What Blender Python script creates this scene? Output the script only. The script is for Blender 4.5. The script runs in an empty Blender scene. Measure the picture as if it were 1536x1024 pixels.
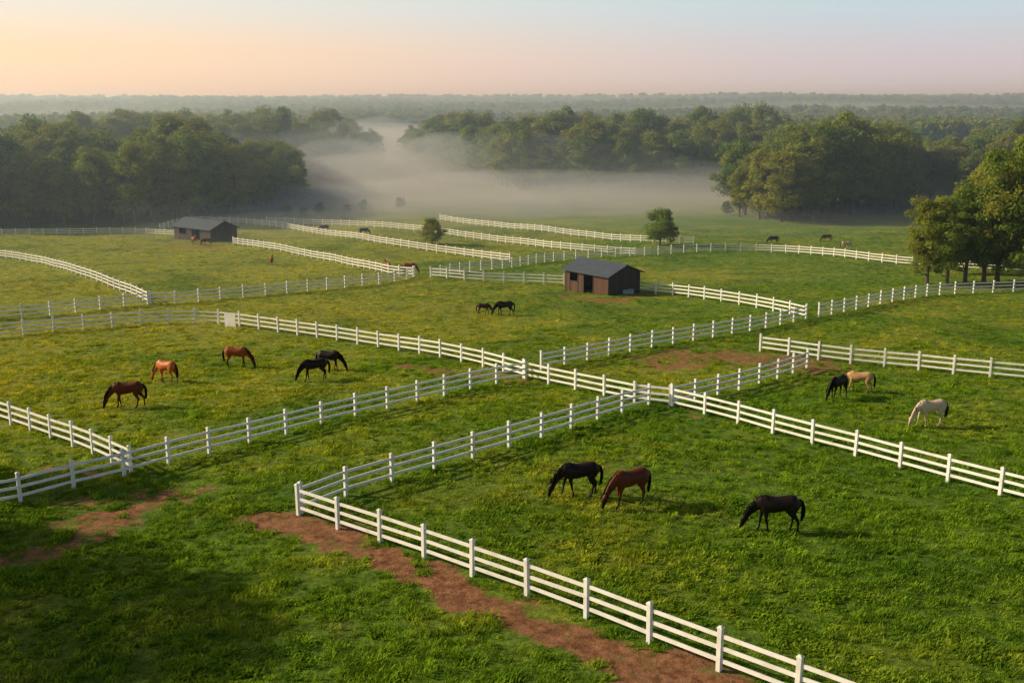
import bpy, math, random
import numpy as np
from mathutils import Vector, Matrix
R = math.radians
scene = bpy.context.scene
random.seed(7); rng = np.random.default_rng(7)

# ------------------------------------------------------------ helpers
def ss(a, b, x):
    t = np.clip((np.asarray(x, float) - a) / (b - a), 0, 1)
    return t * t * (3 - 2 * t)
def vn(x, y, s=0):
    x = np.asarray(x, float); y = np.asarray(y, float)
    xi = np.floor(x); yi = np.floor(y); fx = x - xi; fy = y - yi
    fx = fx * fx * (3 - 2 * fx); fy = fy * fy * (3 - 2 * fy)
    def h(a, b):
        v = np.sin(a * 127.1 + b * 311.7 + s * 74.7) * 43758.5453
        return v - np.floor(v)
    return (h(xi, yi) * (1 - fx) + h(xi + 1, yi) * fx) * (1 - fy) + (h(xi, yi + 1) * (1 - fx) + h(xi + 1, yi + 1) * fx) * fy
def terrain(x, y):
    x = np.asarray(x, float); y = np.asarray(y, float)
    yy = np.where(y < 180, np.maximum(y, -60), 180 + 60 * (1 - np.exp(-np.maximum(y - 180, 0) / 60)))
    z = -.052 * yy                                   # the pastures fall gently away into a hollow
    z = z + 0.8 * (vn(x / 26, y / 26, 1) - .5) + 0.25 * (vn(x / 9, y / 9, 2) - .5)
    z = z + ss(600, 2600, y) * 22 * (.6 + .8 * vn(x / 800, y / 700, 3)) + ss(450, 1000, y) * 9 * (vn(x / 280, y / 240, 5) - .4)
    return z

CAM_H = 14.8; LENS = 36.0; PITCH = math.atan(354 / 1536)
F = 1536 * LENS / 36
def G(u, v):
    """survey coordinates -> ground position on the terrain (world metres)"""
    dv = v - 512
    dn = F * math.sin(PITCH) + dv * math.cos(PITCH)
    fw = F * math.cos(PITCH) - dv * math.sin(PITCH)
    z = -5.0
    for _ in range(60):
        k = (CAM_H - z) / dn
        x = (u - 768) * k; y = fw * k
        z = .5 * z + .5 * float(terrain(x, y))
    return Vector((x, y, float(terrain(x, y))))

def new_mesh(name, verts, faces, mats=(), midx=None, smooth=False):
    me = bpy.data.meshes.new(name)
    me.from_pydata([tuple(v) for v in verts], [], [tuple(f) for f in faces])
    for m in mats: me.materials.append(m)
    if midx is not None: me.polygons.foreach_set("material_index", np.array(midx, dtype=np.int32))
    if smooth: me.polygons.foreach_set("use_smooth", np.ones(len(me.polygons), dtype=bool))
    me.update()
    return me
def add_obj(name, me, parent=None, loc=(0, 0, 0), coll=None):
    o = bpy.data.objects.new(name, me); o.location = loc
    (coll or scene.collection).objects.link(o)
    if parent: o.parent = parent
    return o
class Geo:
    def __init__(s): s.v = []; s.f = []; s.m = []
    def box(s, c, ax, ay, az, hx, hy, hz, m=0, top=1.0):
        b = len(s.v); c = Vector(c)
        for k in (-1, 1):
            t = top if k > 0 else 1
            for i, j in ((-1, -1), (1, -1), (1, 1), (-1, 1)):
                s.v.append(c + ax * hx * i * t + ay * hy * j * t + az * hz * k)
        for q in ((0, 3, 2, 1), (4, 5, 6, 7), (0, 1, 5, 4), (1, 2, 6, 5), (2, 3, 7, 6), (3, 0, 4, 7)):
            s.f.append([b + a for a in q]); s.m.append(m)
    def abox(s, x0, x1, y0, y1, z0, z1, m=0):
        s.box(((x0 + x1) / 2, (y0 + y1) / 2, (z0 + z1) / 2), Vector((1, 0, 0)), Vector((0, 1, 0)), Vector((0, 0, 1)), (x1 - x0) / 2, (y1 - y0) / 2, (z1 - z0) / 2, m)
    def prism(s, pts, off, m=0):
        b = len(s.v); n = len(pts); off = Vector(off)
        s.v += [Vector(p) for p in pts] + [Vector(p) + off for p in pts]
        s.f.append(list(range(b, b + n))[::-1]); s.m.append(m)
        s.f.append(list(range(b + n, b + 2 * n))); s.m.append(m)
        for i in range(n):
            j = (i + 1) % n
            s.f.append([b + i, b + j, b + n + j, b + n + i]); s.m.append(m)
    def tube(s, st, n=12, m=0, lat=Vector((0, 1, 0))):
        b = len(s.v); P = [Vector(a[0]) for a in st]
        for i, (c, ra, rb) in enumerate(st):
            t = (P[min(i + 1, len(P) - 1)] - P[max(i - 1, 0)]).normalized()
            nn = t.cross(lat)
            if nn.length < 1e-3: nn = t.cross(Vector((1, 0, 0)))
            nn.normalize(); l = nn.cross(t).normalized()
            for k in range(n):
                a = 2 * math.pi * k / n
                s.v.append(P[i] + nn * ra * math.cos(a) + l * rb * math.sin(a))
        for i in range(len(st) - 1):
            for k in range(n):
                k2 = (k + 1) % n
                s.f.append([b + i * n + k, b + i * n + k2, b + (i + 1) * n + k2, b + (i + 1) * n + k]); s.m.append(m)
        s.f.append([b + k for k in range(n)][::-1]); s.m.append(m)
        e = b + (len(st) - 1) * n
        s.f.append([e + k for k in range(n)]); s.m.append(m)
    def ell(s, c, rx, ry, rz, m=0, n=8):
        st = [((c[0] + rx * math.cos(a), c[1], c[2]), rz * max(math.sin(a), .05), ry * max(math.sin(a), .05)) for a in [math.pi * i / n for i in range(n + 1)]]
        s.tube(st, 8, m)
    def mesh(s, name, mats, smooth=False): return new_mesh(name, s.v, s.f, mats, s.m, smooth)

# ------------------------------------------------------------ node helpers
def new_mat(name):
    m = bpy.data.materials.new(name); m.use_nodes = True
    nt = m.node_tree; nt.nodes.clear()
    return m, nt
def N(nt, t, **k):
    n = nt.nodes.new(t)
    for a, b in k.items(): setattr(n, a, b)
    return n
def noise(nt, vec, scale, detail=4, rough=.55):
    n = N(nt, "ShaderNodeTexNoise"); n.inputs["Scale"].default_value = scale
    n.inputs["Detail"].default_value = detail; n.inputs["Roughness"].default_value = rough
    nt.links.new(vec, n.inputs["Vector"]); return n.outputs["Fac"]
def mrange(nt, x, a, b, c=0., d=1.):
    n = N(nt, "ShaderNodeMapRange"); n.interpolation_type = 'SMOOTHSTEP'
    nt.links.new(x, n.inputs[0])
    for i, v in zip((1, 2, 3, 4), (a, b, c, d)): n.inputs[i].default_value = v
    return n.outputs[0]
def mix(nt, f, a, b, bt='MIX'):
    n = N(nt, "ShaderNodeMix", data_type='RGBA', blend_type=bt)
    for s, v in ((n.inputs[0], f), (n.inputs[6], a), (n.inputs[7], b)):
        if isinstance(v, (int, float)): s.default_value = v
        elif isinstance(v, (tuple, list)): s.default_value = (*v[:3], 1)
        else: nt.links.new(v, s)
    return n.outputs[2]
def math_n(nt, op, a, b=0.):
    n = N(nt, "ShaderNodeMath", operation=op)
    for i, v in enumerate((a, b)):
        if isinstance(v, (int, float)): n.inputs[i].default_value = v
        else: nt.links.new(v, n.inputs[i])
    return n.outputs[0]
def bsdf_out(nt, col, rough=.8, normal=None, spec=.3):
    p = N(nt, "ShaderNodeBsdfPrincipled"); o = N(nt, "ShaderNodeOutputMaterial")
    if isinstance(col, tuple): p.inputs["Base Color"].default_value = (*col, 1)
    else: nt.links.new(col, p.inputs["Base Color"])
    p.inputs["Roughness"].default_value = rough
    p.inputs["Specular IOR Level"].default_value = spec
    if normal is not None: nt.links.new(normal, p.inputs["Normal"])
    nt.links.new(p.outputs[0], o.inputs[0]); return p
def bump(nt, h, st, dist=.1):
    b = N(nt, "ShaderNodeBump"); b.inputs["Strength"].default_value = st; b.inputs["Distance"].default_value = dist
    nt.links.new(h, b.inputs["Height"]); return b.outputs[0]

# pasture colour group (world-space) shared by ground and grass
pg = bpy.data.node_groups.new("PastureColour", "ShaderNodeTree")
pg.interface.new_socket("Color", in_out='OUTPUT', socket_type='NodeSocketColor')
go = pg.nodes.new("NodeGroupOutput")
geo = pg.nodes.new("ShaderNodeNewGeometry")
P = geo.outputs["Position"]
sep = pg.nodes.new("ShaderNodeSeparateXYZ"); pg.links.new(P, sep.inputs[0])
n_big = noise(pg, P, .04, 3); n_mid = noise(pg, P, .22, 5, .65); n_sm = noise(pg, P, 1.4, 4, .7)
leftness = mrange(pg, sep.outputs[0], 26, -32)
midness = mrange(pg, sep.outputs[1], 40, 95)
yel = math_n(pg, 'MULTIPLY', math_n(pg, 'ADD', math_n(pg, 'MULTIPLY', leftness, .6), .38), math_n(pg, 'ADD', math_n(pg, 'MULTIPLY', midness, .6), .38))
green = mix(pg, mrange(pg, n_sm, .3, .7), (.10, .21, .015), (.25, .41, .034))
yellow = mix(pg, mrange(pg, n_sm, .3, .7), (.31, .36, .030), (.54, .53, .075))
yf = math_n(pg, 'ADD', yel, math_n(pg, 'MULTIPLY', math_n(pg, 'SUBTRACT', n_mid, .5), 2.2))
yf = math_n(pg, 'ADD', yf, math_n(pg, 'MULTIPLY', math_n(pg, 'SUBTRACT', n_big, .5), 2.0))
c = mix(pg, mrange(pg, yf, .05, 1.1), green, yellow)
lush = mrange(pg, noise(pg, P, .09, 5, .6), .50, .66)
c = mix(pg, math_n(pg, 'MULTIPLY', lush, .5), c, (.07, .19, .024))
dry = mrange(pg, noise(pg, P, .13, 5, .65), .58, .74)
c = mix(pg, math_n(pg, 'MULTIPLY', dry, .35), c, (.42, .34, .12))
pg.links.new(c, go.inputs[0])
def pasture(nt):
    g = nt.nodes.new("ShaderNodeGroup"); g.node_tree = pg; return g.outputs[0]

ground_mat, nt = new_mat("pasture_ground")
geo = N(nt, "ShaderNodeNewGeometry"); Pp = geo.outputs["Position"]
att = N(nt, "ShaderNodeAttribute", attribute_name="dirt")
dn = math_n(nt, 'ADD', att.outputs["Fac"], math_n(nt, 'MULTIPLY', math_n(nt, 'SUBTRACT', noise(nt, Pp, 1.1, 7, .72), .5), 1.7))
df = mrange(nt, dn, .32, .66)
soil = mix(nt, mrange(nt, noise(nt, Pp, 2.2, 7, .75), .3, .7), (.12, .045, .02), (.42, .21, .11))
soil = mix(nt, mrange(nt, noise(nt, Pp, .9, 6, .7), .55, .68), soil, (.20, .17, .06))
gcol = mix(nt, .25, pasture(nt), (.07, .09, .025))
gcol = mix(nt, mrange(nt, noise(nt, Pp, 5., 5, .7), .35, .65), mix(nt, 1., gcol, (.5, .52, .5), 'MULTIPLY'), gcol)
col = mix(nt, df, gcol, soil)
bsdf_out(nt, col, .95, bump(nt, noise(nt, Pp, 4., 8, .75), .9, .25), .1)

grass_mat, nt = new_mat("grass_blades")
oi = N(nt, "ShaderNodeObjectInfo")
col = pasture(nt)
col = mix(nt, oi.outputs["Random"], mix(nt, 1., col, (.5, .62, .65), 'MULTIPLY'), mix(nt, 1., col, (1.5, 1.35, 1.2), 'MULTIPLY'))
d = N(nt, "ShaderNodeBsdfDiffuse"); t = N(nt, "ShaderNodeBsdfTranslucent"); ms = N(nt, "ShaderNodeMixShader"); o = N(nt, "ShaderNodeOutputMaterial")
ms.inputs[0].default_value = .4
nt.links.new(col, d.inputs[0]); nt.links.new(mix(nt, 1., col, (1.35, 1.2, .6), 'MULTIPLY'), t.inputs[0])
nt.links.new(d.outputs[0], ms.inputs[1]); nt.links.new(t.outputs[0], ms.inputs[2]); nt.links.new(ms.outputs[0], o.inputs[0])

def leaf_material(name, a, b, warm):
    m, nt = new_mat(name)
    oi = N(nt, "ShaderNodeObjectInfo"); at = N(nt, "ShaderNodeAttribute", attribute_name="tone")
    c = mix(nt, at.outputs["Fac"], a, b)
    c = mix(nt, math_n(nt, 'MULTIPLY', oi.outputs["Random"], .7), c, warm)
    d = N(nt, "ShaderNodeBsdfDiffuse"); t = N(nt, "ShaderNodeBsdfTranslucent"); ms = N(nt, "ShaderNodeMixShader"); o = N(nt, "ShaderNodeOutputMaterial")
    ms.inputs[0].default_value = .38
    nt.links.new(c, d.inputs[0]); nt.links.new(mix(nt, 1., c, (1.35, 1.2, .65), 'MULTIPLY'), t.inputs[0])
    nt.links.new(d.outputs[0], ms.inputs[1]); nt.links.new(t.outputs[0], ms.inputs[2]); nt.links.new(ms.outputs[0], o.inputs[0])
    return m
leaf_mat = leaf_material("foliage", (.04, .10, .020), (.21, .31, .045), (.30, .29, .045))
bark_mat, nt = new_mat("bark")
tc = N(nt, "ShaderNodeTexCoord")
bsdf_out(nt, mix(nt, noise(nt, tc.outputs["Object"], 3, 5), (.05, .038, .028), (.15, .12, .09)), .95)

white_mat, nt = new_mat("white_fence_paint")
geo = N(nt, "ShaderNodeNewGeometry")
nz = noise(nt, geo.outputs["Position"], 1.7, 6, .7)
bsdf_out(nt, mix(nt, mrange(nt, nz, .4, .8), (.86, .85, .83), (.64, .61, .55)), .5)

# ------------------------------------------------------------ dirt mask
dirt_lines = [
    ([(410, 790), (470, 803), (560, 838), (640, 866), (720, 900), (850, 955), (1000, 1015), (1150, 1080)], .9, .86),
    ([(395, 785), (450, 792), (505, 800)], 1.1, .8),
    ([(-90, 865), (60, 822), (130, 795), (200, 768), (290, 742)], 1.1, .62),
    ([(120, 760), (230, 745)], 1.0, .5),
    ([(1010, 545), (1060, 532), (1120, 538), (1225, 548)], 3.4, .58),
    ([(600, 548), (700, 560), (760, 566), (800, 576)], .8, .5),
    ([(500, 775), (560, 760)], .5, .5),
    ([(850, 442), (915, 452), (955, 446)], 1.0, .65),
    ([(262, 366), (325, 372)], 2.5, .6),
    ([(80, 700), (170, 712)], .6, .5),
    ([(1010, 612), (1060, 628)], .5, .5),
]
DL = [([G(u, v) for u, v in pl], w, s) for pl, w, s in dirt_lines]
def dirt(x, y):
    x = np.asarray(x, float); y = np.asarray(y, float)
    wx = x + 1.5 * (vn(x / 3.1, y / 3.1, 51) - .5) + 1.2 * (vn(x / 1.1, y / 1.1, 53) - .5); wy = y + 1.5 * (vn(x / 3.1, y / 3.1, 52) - .5) + 1.2 * (vn(x / 1.1, y / 1.1, 54) - .5)
    out = np.zeros(np.broadcast(x, y).shape)
    for pl, w, s in DL:
        for a, b in zip(pl[:-1], pl[1:]):
            dx, dy = b.x - a.x, b.y - a.y
            t = np.clip(((wx - a.x) * dx + (wy - a.y) * dy) / (dx * dx + dy * dy + 1e-9), 0, 1)
            dd = np.hypot(wx - a.x - t * dx, wy - a.y - t * dy)
            out = np.maximum(out, s * (1 - ss(.3 * w, 2.0 * w, dd)))
    return out

# ------------------------------------------------------------ ground sheet
def axis(fine0, fine1, step, lo, hi, grow=1.14):
    a = list(np.arange(fine0, fine1 + 1e-6, step)); s = step; p = a[-1]
    while p < hi: s *= grow; p += s; a.append(p)
    s = step; p = a[0]; pre = []
    while p > lo: s *= grow; p -= s; pre.append(p)
    return np.array(pre[::-1] + a)
xs = axis(-36, 40, .33, -4500, 4500, 1.1); ys = axis(22, 130, .36, -400, 6500, 1.04)
X, Y = np.meshgrid(xs, ys); Z = terrain(X, Y)
V = np.stack([X.ravel(), Y.ravel(), Z.ravel()], 1).astype(np.float32)
nx, ny = len(xs), len(ys)
ii = (np.arange(ny - 1)[:, None] * nx + np.arange(nx - 1)[None, :]).ravel()
Fq = np.stack([ii, ii + 1, ii + 1 + nx, ii + nx], 1).astype(np.int32)
me = bpy.data.meshes.new("ground")
me.vertices.add(len(V)); me.vertices.foreach_set("co", V.ravel())
me.loops.add(len(Fq) * 4); me.loops.foreach_set("vertex_index", Fq.ravel())
me.polygons.add(len(Fq)); me.polygons.foreach_set("loop_start", (np.arange(len(Fq)) * 4).astype(np.int32))
me.update(calc_edges=True); me.validate()
me.polygons.foreach_set("use_smooth", np.ones(len(Fq), dtype=bool))
a = me.attributes.new("dirt", 'FLOAT', 'POINT'); a.data.foreach_set("value", dirt(X, Y).ravel().astype(np.float32))
me.materials.append(ground_mat)
add_obj("ground", me)

# ------------------------------------------------------------ instancing
def instancer(name, pts, rot, scl, idx, coll):
    me = bpy.data.meshes.new(name); me.vertices.add(len(pts))
    me.vertices.foreach_set("co", np.asarray(pts, np.float32).ravel())
    for an, arr, ty in (("rot", rot, 'FLOAT_VECTOR'), ("scl", scl, 'FLOAT_VECTOR')):
        at = me.attributes.new(an, ty, 'POINT'); at.data.foreach_set("vector", np.asarray(arr, np.float32).ravel())
    at = me.attributes.new("vidx", 'INT', 'POINT'); at.data.foreach_set("value", np.asarray(idx, np.int32))
    o = add_obj(name, me)
    ng = bpy.data.node_groups.new(name + "_scatter", "GeometryNodeTree")
    ng.interface.new_socket("Geometry", in_out='INPUT', socket_type='NodeSocketGeometry')
    ng.interface.new_socket("Geometry", in_out='OUTPUT', socket_type='NodeSocketGeometry')
    gi = ng.nodes.new("NodeGroupInput"); g2 = ng.nodes.new("NodeGroupOutput")
    ci = ng.nodes.new("GeometryNodeCollectionInfo"); ci.inputs["Collection"].default_value = coll
    ci.inputs["Separate Children"].default_value = True; ci.inputs["Reset Children"].default_value = True
    ip = ng.nodes.new("GeometryNodeInstanceOnPoints"); ip.inputs["Pick Instance"].default_value = True
    def na(n, t):
        q = ng.nodes.new("GeometryNodeInputNamedAttribute"); q.data_type = t; q.inputs["Name"].default_value = n; return q.outputs[0]
    L = ng.links.new
    L(gi.outputs[0], ip.inputs["Points"]); L(ci.outputs[0], ip.inputs["Instance"])
    L(na("vidx", 'INT'), ip.inputs["Instance Index"]); L(na("rot", 'FLOAT_VECTOR'), ip.inputs["Rotation"]); L(na("scl", 'FLOAT_VECTOR'), ip.inputs["Scale"])
    L(ip.outputs[0], g2.inputs[0])
    md = o.modifiers.new("scatter", 'NODES'); md.node_group = ng
    return o

# grass tufts (0-3 bladed, 4-5 broad-leaved clumps)
tuft_coll = bpy.data.collections.new("grass_tufts")
for k in range(6):
    g = Geo(); rr = random.Random(k); broad = k >= 4
    for i in range(30):
        a = rr.uniform(0, 2 * math.pi); r = (.16 if broad else .2) * math.sqrt(rr.random())
        b = Vector((r * math.cos(a), r * math.sin(a), -.02)); h = rr.uniform(.06, .14) if broad else rr.uniform(.06, .18)
        w = rr.uniform(.018, .032) if broad else rr.uniform(.008, .016)
        la = rr.uniform(0, 2 * math.pi); lean = Vector((math.cos(la), math.sin(la), 0)) * h * rr.uniform(.3, 1.1)
        sd = Vector((-math.sin(la), math.cos(la), 0)) * w
        m1 = b + lean * .35 + Vector((0, 0, h * .6)); tp = b + lean + Vector((0, 0, h * (.8 if broad else 1)))
        n0 = len(g.v); g.v += [b - sd * .6, b + sd * .6, m1 + sd, m1 - sd, tp]
        g.f += [[n0, n0 + 1, n0 + 2, n0 + 3], [n0 + 3, n0 + 2, n0 + 4]]; g.m += [0, 0]
    add_obj("grass_tuft_%d" % k, g.mesh("grass_tuft", [grass_mat]), coll=tuft_coll)
def scatter_grass(y0, y1, dens, smin, smax):
    n = int(dens * (y1 - y0) * (y0 + y1) * .55)
    y = np.sqrt(rng.uniform(y0 * y0, y1 * y1, n)); x = rng.uniform(-.56, .56, n) * y
    cl = vn(x / 1.2, y / 1.2, 11) * .5 + vn(x / .45, y / .45, 12) * .5
    keep = (dirt(x, y) + (vn(x / .5, y / .5, 9) - .5) * 1.1 < .34) & (rng.random(n) < .1 + 1.3 * cl)
    x, y, cl = x[keep], y[keep], cl[keep]
    s = rng.uniform(smin, smax, len(x)) * (.5 + 1.1 * cl)
    return np.stack([x, y, terrain(x, y)], 1), s, cl
pp, sc, cc = [], [], []
for a in ((24, 42, 22, .8, 1.3), (42, 75, 10, .95, 1.35), (75, 125, 3.5, 1.1, 1.7), (125, 215, 1.2, 1.4, 2.1)):
    p, s, q = scatter_grass(*a); pp.append(p); sc.append(s); cc.append(q)
pts = np.concatenate(pp); s = np.concatenate(sc); cl = np.concatenate(cc); n = len(pts)
rot = np.stack([rng.uniform(-.15, .15, n), rng.uniform(-.15, .15, n), rng.uniform(0, 6.28, n)], 1)
patch = vn(pts[:, 0] / 2.3, pts[:, 1] / 2.3, 61)
idx = np.where(rng.random(n) < ss(.45, .8, patch) * .7, rng.integers(4, 6, n), rng.integers(0, 4, n))
zs = s * rng.uniform(.55, 1.15, n) * (1 - .5 * ss(50, 110, pts[:, 1]))
instancer("grass", pts, rot, np.stack([s, s, zs], 1), idx, tuft_coll)

# ------------------------------------------------------------ trees
def tree_mesh(name, seed, h, cr, base, ncl, per, leaf, mats, clr=.15):
    rr = np.random.default_rng(seed); g = Geo()
    bend = rr.uniform(-.04, .04, 2) * h
    tr = h * .02 + .02
    g.tube([((bend[0] * t * t, bend[1] * t * t, h * .8 * t - .15), tr * (1 - .8 * t) * (1.5 if t == 0 else 1), tr * (1 - .8 * t) * (1.5 if t == 0 else 1)) for t in (0, .08, .3, .55, .8, 1)], 7, 0)
    cz = h * (base + 1) / 2; hz = h * (1 - base) / 2
    ph = rr.uniform(0, 6.28, 5)
    cents = []
    for i in range(ncl):
        th = rr.uniform(0, 2 * math.pi); uz = rr.uniform(-.95, 1)
        rad = (rr.random() ** .35) * (.76 + .18 * math.sin(2 * th + ph[0] + uz) + .17 * math.sin(3 * th + ph[1] - 2 * uz) + .12 * math.sin(5 * uz + ph[2]) + .1 * math.sin(7 * th + ph[3]))
        q = math.sqrt(1 - uz * uz * .95)
        prof = (1.0 if uz < 0 else 1 - .15 * uz)
        cents.append(np.array([cr * q * rad * math.cos(th) * prof, cr * q * rad * math.sin(th) * prof, cz + hz * uz * (.55 + .45 * rad)]))
    for i in range(0, ncl, max(1, ncl // 16)):
        c = cents[i]; z0 = max(h * .12, min(c[2] - h * .12, h * .65)); t = z0 / (h * .8)
        a = Vector((bend[0] * t * t, bend[1] * t * t, z0)); b = Vector(c); mid = (a + b) / 2 + Vector((0, 0, -.03 * h))
        g.tube([(a, tr * .45, tr * .45), (mid, tr * .3, tr * .3), (b, tr * .1, tr * .1)], 5, 0)
    nb = len(g.f)
    C = np.array(cents); n = ncl * per
    ci = np.repeat(np.arange(ncl), per)
    dirv = rr.normal(size=(n, 3)); dirv /= np.linalg.norm(dirv, axis=1)[:, None]
    crs = rr.uniform(.5, 1.3, ncl) * clr * (h * .6 + cr * .8) * .75
    rad = (rr.random(n) ** .4) * crs[ci]
    pos = C[ci] + dirv * rad[:, None] * np.array([1.15, 1.15, .75])
    nrm = dirv + rr.normal(size=(n, 3)) * .45 + np.array([0, 0, .3]); nrm /= np.linalg.norm(nrm, axis=1)[:, None]
    tt = np.cross(nrm, rr.normal(size=(n, 3))); tt /= np.linalg.norm(tt, axis=1)[:, None]; bt = np.cross(nrm, tt)
    sz = leaf * rr.uniform(.6, 1.3, n)[:, None]
    q = np.stack([pos - tt * sz, pos - bt * sz * .55 + nrm * sz * .1, pos + tt * sz, pos + bt * sz * .55 + nrm * sz * .1], 1).reshape(-1, 3)
    b0 = len(g.v); allv = np.concatenate([np.array([tuple(v) for v in g.v]), q]); fq = (np.arange(n * 4).reshape(-1, 4) + b0)
    me = bpy.data.meshes.new(name)
    me.from_pydata(allv.tolist(), [], g.f + fq.tolist())
    for m in mats: me.materials.append(m)
    me.polygons.foreach_set("material_index", np.array([0] * nb + [1] * n, dtype=np.int32))
    ct = rr.uniform(0, 1, ncl)
    tone = np.zeros(len(allv), np.float32); tone[b0:] = np.repeat(np.clip(ct[ci] * .75 + rr.uniform(0, .25, n), 0, 1), 4)
    a = me.attributes.new("tone", 'FLOAT', 'POINT'); a.data.foreach_set("value", tone)
    me.update(); return me
TM = [bark_mat, leaf_mat]
hi_coll = bpy.data.collections.new("grove_trees"); lo_coll = bpy.data.collections.new("far_trees")
hi = [tree_mesh("deciduous_tree", 100 + k, 12, (3.6, 3.0, 4.2, 3.3, 2.5)[k], (.14, .10, .18, .12, .05)[k], 80, 110, .19, TM, .125) for k in range(5)]
for k, m in enumerate(hi): add_obj("grove_tree_%d" % k, m, coll=hi_coll)
lo = [tree_mesh("far_tree", 200 + k, 12, (4.2, 4.8, 3.6, 5.0)[k], .05, 45, 45, .5, TM, .15) for k in range(4)]
for k, m in enumerate(lo): add_obj("far_tree_%d" % k, m, coll=lo_coll)

def grove(front, depth, hmin, hmax, spacing, n, edge_low=0, elen=22, emin=.62):
    P0 = [G(u, v) for u, v in front]
    L = [0]
    for a, b in zip(P0[:-1], P0[1:]): L.append(L[-1] + (b - a).length)
    out = []
    for _ in range(n * 30):
        if len(out) >= n: break
        t = rng.uniform(0, L[-1]); i = max(0, min(len(P0) - 2, int(np.searchsorted(L, t)) - 1))
        f = (t - L[i]) / (L[i + 1] - L[i]); p = P0[i].lerp(P0[i + 1], f)
        d = depth * rng.random() ** 1.3
        dirn = Vector((p.x, p.y, 0)).normalized()
        q = p + dirn * d
        if any((q.x - a[0]) ** 2 + (q.y - a[1]) ** 2 < spacing ** 2 for a in out): continue
        h = rng.uniform(hmin, hmax) * (.70 + .58 * float(vn(q.x / 14, q.y / 14, 31)))
        e = min(t, L[-1] - t) if edge_low == 2 else (L[-1] - t if edge_low == 1 else (t if edge_low == -1 else 1e9))
        h *= emin + (1 - emin) * min(1, e / elen)
        out.append((q.x, q.y, h))
    return out
T = []
T += grove([(-260, 352), (-60, 343), (60, 340), (200, 338), (300, 330), (380, 318), (445, 308)], 70, 15.5, 21, 5.3, 225, 1, 40)
T += grove([(120, 276), (300, 272), (450, 266), (565, 262)], 80, 18, 23.5, 6.6, 120, 1)
T += grove([(610, 262), (700, 272), (760, 284), (900, 290), (1000, 288), (1080, 286), (1180, 285)], 85, 17, 23, 6.0, 230, -1, 45)
T += grove([(1100, 324), (1160, 333), (1230, 331), (1300, 324), (1362, 316)], 50, 15.5, 20, 4.6, 130, 2, 14, .8)
T += grove([(1350, 300), (1440, 306), (1540, 312), (1700, 318)], 70, 15, 20, 6.2, 100, -1)
T += grove([(1500, 345), (1560, 350), (1700, 360)], 45, 14, 19, 6, 30, -1)
T = np.array(T); n = len(T)
s = T[:, 2] / 12
instancer("forest_grove", np.stack([T[:, 0], T[:, 1], terrain(T[:, 0], T[:, 1]) - .1], 1), np.stack([np.zeros(n), np.zeros(n), rng.uniform(0, 6.28, n)], 1),
          np.stack([s * rng.uniform(.9, 1.35, n), s * rng.uniform(.9, 1.35, n), s], 1), rng.integers(0, 5, n), hi_coll)
# far forest
n = 30000
y = 470 * (3400 / 470) ** (rng.random(n) ** .85); x = rng.uniform(-.75, .75, n) * y
keep = (vn(x / 220, y / 90, 41) * .7 + vn(x / 60, y / 60, 42) * .3 > np.where(y < 900, .48, .36))
keep &= ~((y < 800) & (np.abs(x + .11 * y) < .06 * y))
x, y = x[keep], y[keep]; n = len(x)
s = rng.uniform(.8, 1.9, n) * (1 + ss(700, 2500, y) * .3)
instancer("distant_forest", np.stack([x, y, terrain(x, y) - .3], 1), np.stack([np.zeros(n), np.zeros(n), rng.uniform(0, 6.28, n)], 1),
          np.stack([s * 1.15, s * 1.15, s], 1), rng.integers(0, 4, n), lo_coll)

# individually standing trees
near = [tree_mesh("deciduous_tree", 300 + k, 10, (3.4, 3.0, 3.8)[k], (.12, .14, .1)[k], 120, 150, .135, TM, .125) for k in range(3)]
small = [tree_mesh("young_tree", 320 + k, 4, (2.2, 1.9)[k], (.02, .04)[k], 80, 120, .085, TM, .17) for k in range(2)]
def put_tree(me, u, v, h, base_h, name="deciduous_tree", pos=None):
    p = Vector((pos[0], pos[1], float(terrain(*pos)))) if pos else G(u, v)
    o = add_obj(name, me, loc=(p.x, p.y, p.z - .08)); s = h / base_h
    o.scale = (s * random.uniform(.95, 1.15), s * random.uniform(.95, 1.15), s); o.rotation_euler[2] = random.uniform(0, 6.28)
for k, (u, v, h) in enumerate([(1390, 426, 10.6), (1447, 424, 12.4), (1495, 424, 14.5), (1540, 428, 17.5), (1420, 412, 11), (1475, 408, 14.5), (1590, 425, 18), (1520, 404, 17.5), (1560, 400, 19), (1455, 400, 12), (1500, 396, 16.5), (1620, 410, 18), (1475, 424, 12), (1420, 428, 9.5)]):
    put_tree(near[k % 3], u, v, h, 10)
put_tree(small[0], 648, 366, 4.9, 4, "young_tree"); put_tree(small[1], 990, 368, 6.8, 4, "young_tree")
for k, pz in enumerate([(-33, 37), (-36, 33), (-41, 41), (-44, 36), (-33, 47)]):
    put_tree(near[k % 3], 0, 0, (12, 14, 12, 17, 9)[k], 10, pos=pz)
for k, (u, v, h) in enumerate([(430, 324, 3), (455, 326, 2.5), (480, 322, 3.2), (520, 320, 2.4), (545, 316, 3), (600, 312, 3), (1090, 322, 3.5)]):
    put_tree(small[k % 2], u, v, h, 4, "shrub")

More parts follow.
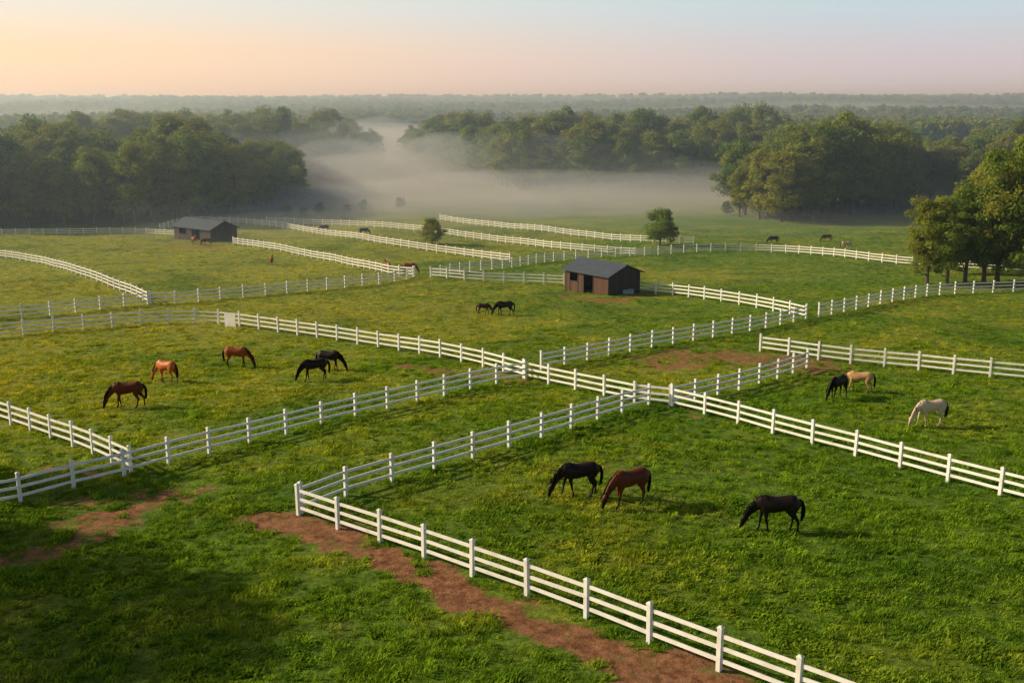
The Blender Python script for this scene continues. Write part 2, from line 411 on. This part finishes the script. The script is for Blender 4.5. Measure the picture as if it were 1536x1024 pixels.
# ------------------------------------------------------------ fences
Zax = Vector((0, 0, 1))
def catmull(P, k=8):
    out = []
    for i in range(len(P) - 1):
        p0 = P[max(i - 1, 0)]; p1 = P[i]; p2 = P[i + 1]; p3 = P[min(i + 2, len(P) - 1)]
        for j in range(k):
            t = j / k
            out.append(.5 * ((2 * p1) + (p2 - p0) * t + (2 * p0 - 5 * p1 + 4 * p2 - p3) * t * t + (3 * p1 - p0 - 3 * p2 + p3) * t ** 3))
    out.append(P[-1]); return out
def fence(pix, spacing=2.46, hgt=1.34, name="white_fence"):
    P = catmull([Vector((g.x, g.y, 0)) for g in (G(u, v) for u, v in pix)])
    L = [0]
    for a, b in zip(P[:-1], P[1:]): L.append(L[-1] + (b - a).length)
    n = max(1, round(L[-1] / spacing)); posts = []
    for i in range(n + 1):
        t = L[-1] * i / n; j = min(len(P) - 2, max(0, int(np.searchsorted(L, t)) - 1))
        q = P[j].lerp(P[j + 1], (t - L[j]) / max(1e-6, L[j + 1] - L[j])); q.z = float(terrain(q.x, q.y)); posts.append(q)
    g = Geo()
    for i, q in enumerate(posts):
        d = (posts[min(i + 1, n)] - posts[max(i - 1, 0)]); d.z = 0; d.normalize(); s = Vector((-d.y, d.x, 0))
        lean = (Zax + d * random.uniform(-.015, .015) + s * random.uniform(-.018, .018)).normalized()
        hh = hgt + random.uniform(-.03, .03)
        g.box(q + lean * (hh / 2 - .1), d, s, lean, .07, .07, hh / 2 + .1)
        g.box(q + lean * (hh + .018), d, s, lean, .086, .086, .02)
        g.box(q + lean * (hh + .058), d, s, lean, .075, .075, .02, top=.35)
    for a, b in zip(posts[:-1], posts[1:]):
        for z in (.36, .75, 1.13):
            za, zb = z + random.uniform(-.015, .015), z + random.uniform(-.015, .015)
            p, q = a + Zax * za, b + Zax * zb; d = q - p; l = d.length; d.normalize()
            s = Vector((-d.y, d.x, 0)).normalized(); up = d.cross(s)
            g.box((p + q) / 2, d, s, up, l / 2 - .01, .022, .062)
    o = posts[0].copy()
    g.v = [v - o for v in g.v]
    add_obj(name, g.mesh(name, [white_mat]), loc=o)
FN = [
    [(448, 772), (572, 815), (712, 865), (871, 923), (1064, 1000), (1290, 1088), (1480, 1160)],
    [(452, 770), (526, 741), (594, 721), (656, 703), (712, 686), (763, 671), (855, 643), (935, 618), (973, 609)],
    [(-60, 512), (0, 506), (60, 500), (118, 495), (175, 490), (230, 486), (290, 485), (345, 488), (415, 498), (485, 508), (560, 520), (620, 529), (680, 540), (735, 553), (790, 569), (830, 578), (890, 591), (935, 600), (977, 609), (1005, 610)],
    [(1008, 611), (1085, 630), (1176, 656), (1280, 683), (1393, 715), (1523, 750), (1680, 792)],
    [(1007, 609), (1050, 599), (1095, 588), (1165, 568), (1210, 552)],
    [(1140, 527), (1190, 534), (1245, 542), (1300, 548), (1365, 554), (1430, 561), (1500, 568), (1600, 578)],
    [(-60, 772), (27, 755), (92, 738), (150, 722), (200, 711), (257, 695), (312, 680), (362, 668), (412, 655), (458, 643), (544, 622), (621, 604), (692, 587), (753, 574), (788, 569)],
    [(-70, 608), (3, 632), (73, 657), (111, 670), (152, 687), (197, 709)],
    [(-60, 484), (0, 479), (50, 476), (100, 470), (150, 464), (222, 456)],
    [(-70, 378), (0, 386), (60, 396), (110, 410), (150, 424), (190, 440), (224, 456)],
    [(226, 456), (270, 455), (330, 449), (400, 443), (470, 436), (540, 429), (600, 421), (622, 415)],
    [(350, 366), (430, 379), (500, 393), (560, 406), (585, 412), (620, 415)],
    [(-60, 354), (0, 353), (100, 352), (200, 351), (262, 354)],
    [(240, 345), (270, 336), (300, 333), (380, 337), (440, 345), (520, 357), (600, 370), (680, 382), (765, 393)],
    [(400, 334), (460, 337), (520, 339), (600, 344), (680, 354), (760, 365), (850, 375), (945, 383), (975, 383)],
    [(660, 330), (760, 343), (860, 354), (960, 363), (1040, 366)],
    [(646, 416), (700, 421), (780, 425), (846, 428)],
    [(646, 416), (700, 408), (760, 402), (830, 392), (900, 386), (975, 383), (1050, 378), (1110, 377), (1170, 379), (1230, 383), (1300, 391), (1370, 399), (1450, 404), (1540, 408)],
    [(957, 438), (1010, 443), (1070, 451), (1120, 459), (1170, 469), (1209, 478)],
    [(1209, 478), (1170, 487), (1120, 497), (1050, 509), (1000, 517), (940, 528), (880, 541), (812, 554)],
    [(1228, 475), (1290, 463), (1340, 452), (1400, 443), (1450, 440), (1540, 437), (1620, 437)],
]
for f in FN: fence(f)

# small notice board on the fence
p = G(347, 493); g = Geo()
g.abox(-.6, .6, -.13, -.10, .25, 1.32); g.abox(-.54, -.46, -.099, -.08, -.1, 1.28); g.abox(.46, .54, -.099, -.08, -.1, 1.28)
nb_ = add_obj("notice_board", g.mesh("notice_board", [white_mat]), loc=p); nb_.rotation_euler[2] = R(-25)

# ------------------------------------------------------------ sheds
def wood(name, a, b):
    m, nt = new_mat(name); tc = N(nt, "ShaderNodeTexCoord")
    sp = N(nt, "ShaderNodeSeparateXYZ"); nt.links.new(tc.outputs["Object"], sp.inputs[0])
    s = math_n(nt, 'ADD', sp.outputs[0], sp.outputs[1])
    fr = math_n(nt, 'FRACT', math_n(nt, 'MULTIPLY', s, 4.5))
    gap = mrange(nt, fr, .0, .12)
    wn = N(nt, "ShaderNodeTexWhiteNoise", noise_dimensions='1D'); nt.links.new(math_n(nt, 'FLOOR', math_n(nt, 'MULTIPLY', s, 4.5)), wn.inputs["W"])
    c = mix(nt, math_n(nt, 'ADD', math_n(nt, 'MULTIPLY', wn.outputs[0], .6), math_n(nt, 'MULTIPLY', noise(nt, tc.outputs["Object"], 3, 5), .4)), a, b)
    c = mix(nt, gap, (.012, .01, .008), c)
    bsdf_out(nt, c, .85, bump(nt, gap, .6, .03)); return m
wood_dark = wood("dark_plank", (.035, .026, .024), (.085, .06, .05))
wood_red = wood("red_brown_plank", (.07, .038, .026), (.16, .078, .048))
roof_mat, nt = new_mat("slate_metal_roof"); tc = N(nt, "ShaderNodeTexCoord"); sp = N(nt, "ShaderNodeSeparateXYZ"); nt.links.new(tc.outputs["Object"], sp.inputs[0])
fr = math_n(nt, 'FRACT', math_n(nt, 'MULTIPLY', sp.outputs[0], 2.2)); rb = mrange(nt, fr, 0, .15)
bsdf_out(nt, mix(nt, noise(nt, tc.outputs["Object"], 1.5, 5), (.045, .058, .085), (.09, .11, .145)), .7, bump(nt, rb, .7, .05), .2)
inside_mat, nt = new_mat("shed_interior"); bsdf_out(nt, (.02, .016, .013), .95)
def shed(u, v, c2, W, D, wh, rh, openings, front):
    a = G(u, v); b = G(*c2); d = (b - a); ang = math.atan2(d.y, d.x)
    e = bpy.data.objects.new("horse_shed", None); scene.collection.objects.link(e)
    e.location = (a.x, a.y, min(a.z, b.z) - .05); e.rotation_euler[2] = ang; t = .1
    g = Geo()
    g.abox(t, W - t, D - t, D, 0, wh)
    for x0 in (0, W - t):
        g.prism([(x0, 0, 0), (x0, D, 0), (x0, D, wh), (x0, D / 2, rh - .04), (x0, 0, wh)], (t, 0, 0))
    add_obj("side_and_back_walls", g.mesh("walls", [wood_dark]), e)
    g = Geo(); x = t
    for (o0, o1, sill) in openings:
        g.abox(x, o0, 0, t, 0, wh)
        if sill > 0: g.abox(o0, o1, .01, t - .01, 0, sill)
        g.abox(o0, o1, .01, t - .01, wh - .3, wh); x = o1
    g.abox(x, W - t, 0, t, 0, wh)
    add_obj("front_wall", g.mesh("front", [front]), e)
    g = Geo()
    for (o0, o1, sill) in openings:
        for xx in (o0, o1): g.abox(xx - .06, xx + .06, -.03, -.002, 0, wh - .05)
        if sill > 0: g.abox(o0 + .06, o1 - .06, -.04, -.002, sill - .05, sill + .05)
    for xx in (0, W - .1): g.abox(xx, xx + .1, -.03, -.002, 0, wh)
    add_obj("door_and_window_trim", g.mesh("trim", [wood_dark]), e)
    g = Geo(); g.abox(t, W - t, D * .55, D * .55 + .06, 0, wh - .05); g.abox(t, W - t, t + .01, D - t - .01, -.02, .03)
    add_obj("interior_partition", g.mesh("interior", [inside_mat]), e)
    g = Geo(); ov = .4; th = .1
    for sgn in (-1, 1):
        y0 = D / 2; y1 = -ov if sgn < 0 else D + ov
        sl = (rh - wh) / (D / 2); zr = rh + .02; ze = rh + .02 - sl * (D / 2 + ov)
        g.prism([(-ov, y0, zr), (-ov, y1, ze), (-ov, y1, ze + th), (-ov, y0, zr + th)], (W + 2 * ov, 0, 0))
    add_obj("roof", g.mesh("roof", [roof_mat]), e)
    g = Geo(); g.abox(-ov - .01, W + ov + .01, D / 2 - .14, D / 2 + .14, rh + .06, rh + .15)
    add_obj("ridge_cap", g.mesh("ridge", [roof_mat]), e)
    return e
shed(848, 435, (915, 444), 7.0, 5.0, 2.55, 3.5, [(.7, 2.1, 1.3), (3.0, 4.6, 0)], wood_red)
shed(262, 358, (325, 364), 11.5, 6.0, 2.6, 3.9, [(1.6, 4.0, 1.2), (5.6, 8.2, 0)], wood_dark)
p = G(942, 441); g = Geo()
g.abox(-.6, .6, -.3, .3, 0, .06); g.abox(-.6, -.54, -.3, .3, .06, .55); g.abox(.54, .6, -.3, .3, .06, .55); g.abox(-.54, .54, -.3, -.24, .06, .55); g.abox(-.54, .54, .24, .3, .06, .55)
tm, nt = new_mat("galvanised_trough"); bsdf_out(nt, (.3, .38, .42), .5)
add_obj("water_trough", g.mesh("water_trough", [tm]), loc=p)

# ------------------------------------------------------------ horses
def coat(name, c1, c2, leg, hi_leg=.5):
    m, nt = new_mat(name); tc = N(nt, "ShaderNodeTexCoord"); sp = N(nt, "ShaderNodeSeparateXYZ"); nt.links.new(tc.outputs["Object"], sp.inputs[0])
    nz = noise(nt, tc.outputs["Object"], 2.2, 4)
    c = mix(nt, nz, c1, c2)
    zz = math_n(nt, 'ADD', sp.outputs[2], math_n(nt, 'MULTIPLY', math_n(nt, 'SUBTRACT', nz, .5), .12))
    c = mix(nt, mrange(nt, zz, hi_leg - .12, hi_leg + .08), leg, c)
    c = mix(nt, mrange(nt, sp.outputs[2], .06, .07), (.03, .025, .02), c)
    bsdf_out(nt, c, .5, None, .2); return m
def hair(name, c):
    m, nt = new_mat(name); bsdf_out(nt, c, .75, None, .1); return m
BLK = hair("black_hair", (.006, .005, .005)); BRN = hair("brown_hair", (.03, .012, .007)); CRM = hair("dark_tail_hair", (.04, .03, .022))
COATS = {
    "bay": (coat("bay_coat", (.20, .045, .012), (.32, .085, .022), (.012, .007, .005)), BLK),
    "chestnut": (coat("chestnut_coat", (.42, .11, .022), (.58, .17, .04), (.16, .045, .014), .35), BRN),
    "darkbay": (coat("dark_bay_coat", (.085, .018, .008), (.14, .034, .012), (.010, .006, .005)), BLK),
    "black": (coat("black_coat", (.008, .005, .0045), (.022, .013, .010), (.005, .004, .004)), BLK),
    "seal": (coat("seal_brown_coat", (.05, .016, .008), (.09, .03, .013), (.008, .005, .004)), BLK),
    "cream": (coat("cream_coat", (.52, .40, .27), (.64, .52, .38), (.34, .26, .18), .35), CRM),
    "buckskin": (coat("buckskin_coat", (.44, .25, .11), (.55, .33, .16), (.20, .11, .05), .4), BRN),
}
def horse_mesh(seed, ct, pose="graze", vox=.026, neckside=0.):
    rr = random.Random(seed); g = Geo()
    Vx = lambda x, y, z: Vector((x, y, z))
    g.tube([(Vx(x, 0, z), hh, hw) for x, z, hw, hh in [(-.84, 1.26, .05, .06), (-.79, 1.20, .15, .18), (-.68, 1.18, .23, .27), (-.52, 1.18, .275, .30), (-.32, 1.155, .28, .29), (-.1, 1.115, .29, .295), (.12, 1.09, .30, .315), (.34, 1.10, .275, .335), (.5, 1.14, .235, .355), (.64, 1.15, .20, .30), (.76, 1.13, .15, .21), (.83, 1.12, .08, .12)]], 20)
    s = neckside
    if pose == "graze":
        nk = [(.50, 0, 1.22, .27, .17), (.70, .02 * s, 1.12, .235, .14), (.88, .08 * s, .96, .185, .11), (1.02, .17 * s, .78, .15, .09), (1.12, .25 * s, .62, .125, .08)]
        hd = [(1.09, .24 * s, .66, .07, .06), (1.14, .27 * s, .57, .125, .095), (1.19, .30 * s, .47, .135, .10), (1.23, .32 * s, .36, .105, .08), (1.265, .34 * s, .25, .08, .06), (1.29, .355 * s, .15, .07, .055), (1.305, .36 * s, .08, .062, .052), (1.31, .36 * s, .045, .035, .035)]
        ear = Vx(1.09, .25 * s, .66); eard = Vx(-.05, 0, .12); hdir = 1
    else:
        nk = [(.50, 0, 1.22, .27, .17), (.70, .02 * s, 1.34, .23, .13), (.86, .06 * s, 1.50, .18, .105), (.98, .12 * s, 1.68, .14, .085), (1.05, .16 * s, 1.78, .115, .075)]
        hd = [(1.0, .15 * s, 1.83, .06, .055), (1.07, .18 * s, 1.78, .12, .09), (1.15, .21 * s, 1.71, .13, .095), (1.25, .25 * s, 1.62, .10, .075), (1.34, .29 * s, 1.54, .078, .06), (1.42, .32 * s, 1.47, .068, .055), (1.48, .34 * s, 1.42, .058, .05), (1.50, .35 * s, 1.40, .03, .03)]
        ear = Vx(1.02, .16 * s, 1.86); eard = Vx(.02, 0, .13); hdir = 0
    g.tube([(Vx(x, y, z), a, b) for x, y, z, a, b in nk], 16)
    g.tube([(Vx(x, y, z), a, b) for x, y, z, a, b in hd], 14)
    for sy in (-1, 1):
        b0 = ear + Vx(0, .055 * sy, 0)
        g.tube([(b0 - eard * .2, .03, .025), (b0 + eard * .4, .034, .024), (b0 + eard, .012, .012)], 8)
    def fore(y, dx):
        g.tube([(Vx(.50 + dx * (1 - z / 1.1) + ox, y, z), a, b) for ox, z, a, b in [(-.02, 1.12, .17, .09), (-.01, .95, .15, .10), (-.02, .82, .105, .085), (0, .68, .075, .066), (.005, .54, .056, .052), (.01, .47, .06, .054), (.005, .41, .045, .042), (0, .3, .037, .033), (0, .2, .038, .035), (.0, .155, .048, .043), (.025, .10, .04, .038), (.05, .06, .056, .052), (.06, .0, .072, .062)]], 12)
    def hind(y, dx):
        g.tube([(Vx(x + dx * (1 - z / 1.15), y, z), a, b) for x, z, a, b in [(-.54, 1.2, .2, .12), (-.54, 1.05, .23, .135), (-.52, .92, .19, .125), (-.50, .80, .14, .105), (-.56, .68, .10, .08), (-.645, .57, .068, .06), (-.685, .50, .066, .053), (-.68, .43, .052, .045), (-.67, .3, .04, .037), (-.665, .2, .041, .038), (-.66, .155, .05, .045), (-.635, .10, .042, .04), (-.61, .06, .056, .054), (-.60, .0, .07, .064)]], 12)
    st = rr.uniform(.14, .30) * (1 if rr.random() < .5 else -1)
    fore(.15, st); fore(-.15, -st * .7)
    hs = rr.uniform(.10, .26) * (1 if rr.random() < .5 else -1)
    hind(.16, hs); hind(-.16, -hs * .7)
    tmp = g.mesh("tmp", [])
    o = add_obj("tmp", tmp)
    md = o.modifiers.new("r", 'REMESH'); md.mode = 'VOXEL'; md.voxel_size = vox
    md = o.modifiers.new("s", 'SMOOTH'); md.factor = .5; md.iterations = 3
    dg = bpy.context.evaluated_depsgraph_get(); ev = o.evaluated_get(dg); em = ev.to_mesh()
    nvv = len(em.vertices); co = np.empty(nvv * 3, np.float32); em.vertices.foreach_get("co", co)
    bv = [Vector(c) for c in co.reshape(-1, 3).tolist()]; bf = [list(p.vertices) for p in em.polygons]
    ev.to_mesh_clear(); bpy.data.objects.remove(o)
    h = Geo(); h.v = bv; h.f = bf; h.m = [0] * len(bf)
    crest = [Vector((x, y, z)) for x, y, z, a, b in nk]; rad = [a for *_, a, b in nk]
    side = 1 if rr.random() < .5 else -1
    for i in range(34):
        t = i / 33 * (len(crest) - 1.001); j = int(t); f = t - j
        c = crest[j].lerp(crest[j + 1], f); ra = rad[j] * (1 - f) + rad[j + 1] * f
        tg = (crest[j + 1] - crest[j]).normalized(); up = Vector((0, 1, 0)).cross(tg)
        if up.z < 0: up = -up
        if pose != "graze" and up.x > 0: up = -up
        sd = side if rr.random() < .85 else -side
        b0 = c + up * (ra * .93); ln = rr.uniform(.14, .26)
        dirn = Vector((0, sd, 0))
        h.tube([(b0 - up * .02, .022, .022), (b0 + up * .02 + dirn * .05, .026, .02), (b0 + dirn * .115 - Zax * ln * .5, .024, .014), (b0 + dirn * .125 - Zax * ln, .008, .008)], 5, 1, lat=Vector((.3, 1, .1)))
    h.tube([(ear, .03, .03), (ear + (Vector((.07, 0, -.05)) if hdir else Vector((.08, 0, -.03))), .03, .03), (Vector(hd[3][:3]) + Vector((.1, 0, .03)), .01, .01)], 6, 1)
    for i in range(12):
        oy = rr.uniform(-.05, .05); ox = rr.uniform(-.04, .04); ln = rr.uniform(.36, .62)
        h.tube([(Vector((-.80, oy * .3, 1.30)), .03, .03), (Vector((-.90 + ox * .3, oy * .5, 1.22)), .034, .03), (Vector((-.95 + ox, oy, 1.0)), .036, .034), (Vector((-.95 + ox, oy * 1.3, .75)), .034, .034), (Vector((-.92 + ox * 1.3, oy * 1.5, ln)), .01, .012)], 6, 1)
    e0 = Vector(hd[2][:3])
    for sy in (-1, 1): h.ell((e0.x + .05, e0.y + sy * .088, e0.z + .03), .022, .016, .022, 2, 6)
    cm, hmz = COATS[ct]
    return h.mesh("horse", [cm, hmz, BLK], True)
def horse(u, v, heading, ct, seed, pose="graze", scale=1., vox=.026, ns=0.):
    me = horse_mesh(seed, ct, pose, vox, ns)
    p = G(u, v); a = R(heading); ca, sa = math.cos(a), math.sin(a)
    zf = float(terrain(p.x + ca * .5, p.y + sa * .5)); zb = float(terrain(p.x - ca * .6, p.y - sa * .6))
    o = add_obj("horse", me, loc=(p.x, p.y, (zf + zb) / 2 - .01))
    o.rotation_euler = (0, -math.atan2(zf - zb, 1.1), a); o.scale = (scale,) * 3
HS = [
    (194, 611, 187, "darkbay", 1, "graze", 1.12, .026, .3), (252, 573, 150, "chestnut", 2, "graze", 1.04, .026, .4), (356, 551, -8, "bay", 3, "graze", 1.06, .026, 0.),
    (473, 570, 205, "black", 4, "graze", 1.03, .026, 0.), (495, 556, -15, "black", 5, "graze", 1.02, .026, 0.),
    (868, 743, 192, "black", 6, "graze", 1.07, .022, .3), (944, 757, 212, "darkbay", 7, "graze", 1.12, .022, 0.), (1164, 797, 178, "black", 8, "graze", 1.08, .022, -.3),
    (1256, 597, 222, "black", 9, "graze", 1.0, .026, 0.), (1289, 588, 160, "buckskin", 10, "graze", .95, .026, 0.), (1394, 639, 193, "cream", 11, "graze", 1.08, .026, .3),
    (725, 471, 15, "seal", 12, "graze", .75, .035, 0.), (757, 473, 190, "black", 13, "graze", 1.0, .035, 0.),
    (408, 398, -75, "bay", 14, "stand", .9, .04, .3), (582, 408, 120, "bay", 15, "stand", .9, .04, 0.), (614, 411, 10, "bay", 16, "graze", 1.0, .04, 0.),
    (1160, 366, 185, "black", 17, "graze", 1.0, .045, 0.), (1240, 363, 190, "darkbay", 18, "graze", 1.0, .045, 0.), (1268, 375, 15, "cream", 19, "graze", 1.0, .045, 0.),
    (291, 367, -60, "bay", 20, "stand", 1.0, .045, 0.), (311, 368, 200, "darkbay", 21, "graze", .9, .045, 0.), (487, 348, 185, "black", 22, "graze", 1.0, .05, 0.), (546, 353, 10, "black", 23, "graze", 1.0, .05, 0.),
]
for h in HS: horse(*h)

# ------------------------------------------------------------ mist and haze (real scattering volumes)
def vol_mat(name, col, dens, g):
    m, nt = new_mat(name); v = N(nt, "ShaderNodeVolumeScatter"); v.inputs["Color"].default_value = (*col, 1)
    v.inputs["Density"].default_value = dens; v.inputs["Anisotropy"].default_value = g
    o = N(nt, "ShaderNodeOutputMaterial"); nt.links.new(v.outputs[0], o.inputs["Volume"]); return m
haze = vol_mat("haze", (.62, .80, 1.0), .00078, .4)
g = Geo(); g.abox(-3400, 3400, 80, 3900, -30, 36); add_obj("haze", g.mesh("haze", [haze]))
mist_m = vol_mat("mist", (.80, .90, 1.0), .0088, .1); thin_m = vol_mat("thin_mist", (.80, .90, 1.0), .0034, .1)
def mist(x, y, rx, ry, rz, mat, seed, z=-12.5):
    import bmesh
    bm = bmesh.new(); bmesh.ops.create_icosphere(bm, subdivisions=4, radius=1)
    for v in bm.verts:
        k = 1 + .6 * (float(vn(v.co.x * 2 + 9, v.co.y * 2 + v.co.z, seed)) - .5) + .3 * (float(vn(v.co.x * 4, v.co.y * 4, seed + 1)) - .5) * (1 if v.co.z > 0 else 0)
        v.co = Vector((v.co.x * rx * (k * .5 + .5), v.co.y * ry * (k * .5 + .5), v.co.z * rz * k))
    for p in bm.faces: p.smooth = True
    me = bpy.data.meshes.new("mist_bank"); bm.to_mesh(me); bm.free(); me.materials.append(mat)
    add_obj("mist_bank", me, loc=(x, y, z))
MB = [  # x, y, rx, ry, rz, dense?
    (5, 290, 95, 50, 7.5, 1), (40, 268, 75, 32, 5.5, 1), (-30, 262, 50, 36, 5.5, 1), (-38, 330, 45, 60, 10, 1), (-45, 400, 45, 80, 15, 1),
    (-60, 470, 75, 70, 18, 1), (70, 300, 65, 32, 7.5, 1), (5, 222, 95, 46, 4.4, 0), (-30, 600, 220, 90, 20, 1),
    (0, 330, 160, 90, 15, 0), (-60, 350, 60, 70, 18, 0), (105, 258, 60, 34, 5, 0), (260, 640, 260, 80, 16, 0), (-300, 900, 320, 110, 22, 0), (350, 1150, 500, 130, 22, 0),
    (-75, 235, 60, 30, 5, 0)]
for k, (x, y, rx, ry, rz, dn_) in enumerate(MB): mist(x, y, rx, ry, rz, mist_m if dn_ else thin_m, 3 * k + 1, z=float(terrain(x, y)) + .3)

# ------------------------------------------------------------ light and sky
EL = R(25); sd = Vector((-.98, .19, 0)).normalized(); az = math.atan2(sd.x, sd.y)
sun_dir = Vector((sd.x * math.cos(EL), sd.y * math.cos(EL), math.sin(EL)))
sl = bpy.data.lights.new("sun", 'SUN'); sl.energy = 5.0; sl.angle = R(.6); sl.color = (1, .84, .55)
so = bpy.data.objects.new("sun", sl); scene.collection.objects.link(so)
so.rotation_euler = (-sun_dir).to_track_quat('-Z', 'Y').to_euler(); so.location = (-100, 50, 60)
w = bpy.data.worlds.new("World"); scene.world = w; w.use_nodes = True; nt = w.node_tree; nt.nodes.clear()
tc = N(nt, "ShaderNodeTexCoord"); sp = N(nt, "ShaderNodeSeparateXYZ"); nt.links.new(tc.outputs["Generated"], sp.inputs[0])
zc = sp.outputs[2]
def ramp(stops):
    r = N(nt, "ShaderNodeValToRGB"); r.color_ramp.interpolation = 'EASE'
    while len(r.color_ramp.elements) < len(stops): r.color_ramp.elements.new(.5)
    for e, (p, c) in zip(r.color_ramp.elements, stops): e.position = p; e.color = (*c, 1)
    mr = N(nt, "ShaderNodeMapRange"); mr.inputs[2].default_value = .2; nt.links.new(zc, mr.inputs[0]); nt.links.new(mr.outputs[0], r.inputs[0]); return r.outputs[0]
cool = ramp([(0, (.68, .57, .62)), (.15, (.71, .62, .67)), (.48, (.58, .71, .77)), (1, (.42, .60, .78))])
warm = ramp([(0, (1.12, .70, .46)), (.2, (1.12, .79, .50)), (.48, (.90, .85, .75)), (1, (.66, .72, .76))])
sky = N(nt, "ShaderNodeTexSky", sky_type='NISHITA'); sky.sun_disc = False; sky.sun_elevation = EL; sky.sun_rotation = az % (2 * math.pi)
skyc = mix(nt, 1., sky.outputs[0], (.065, .065, .065), 'MULTIPLY')
low = mix(nt, mrange(nt, sp.outputs[0], .38, -.48), cool, warm)
fin = mix(nt, mrange(nt, zc, .10, .36), low, skyc)
# hazy aureole round the sun (out of frame to the left)
dp = N(nt, "ShaderNodeVectorMath", operation='DOT_PRODUCT'); nt.links.new(tc.outputs["Generated"], dp.inputs[0]); dp.inputs[1].default_value = tuple(sun_dir)
au = math_n(nt, 'POWER', math_n(nt, 'MAXIMUM', dp.outputs["Value"], 0.), 7.)
fin = mix(nt, 1., fin, mix(nt, au, (0, 0, 0), (1.6, 1.15, .65)), 'ADD')
bg = N(nt, "ShaderNodeBackground"); nt.links.new(fin, bg.inputs[0]); bg.inputs[1].default_value = 1.0
wo = N(nt, "ShaderNodeOutputWorld"); nt.links.new(bg.outputs[0], wo.inputs[0])

# ------------------------------------------------------------ camera
cd = bpy.data.cameras.new("camera"); cd.lens = LENS; cd.sensor_width = 36; cd.clip_end = 12000; cd.clip_start = .5
co = bpy.data.objects.new("camera", cd); scene.collection.objects.link(co)
co.location = (0, 0, CAM_H); co.rotation_euler = (R(90) - PITCH, 0, 0); scene.camera = co
scene.view_settings.view_transform = 'Standard'; scene.view_settings.look = 'None'; scene.view_settings.exposure = 0
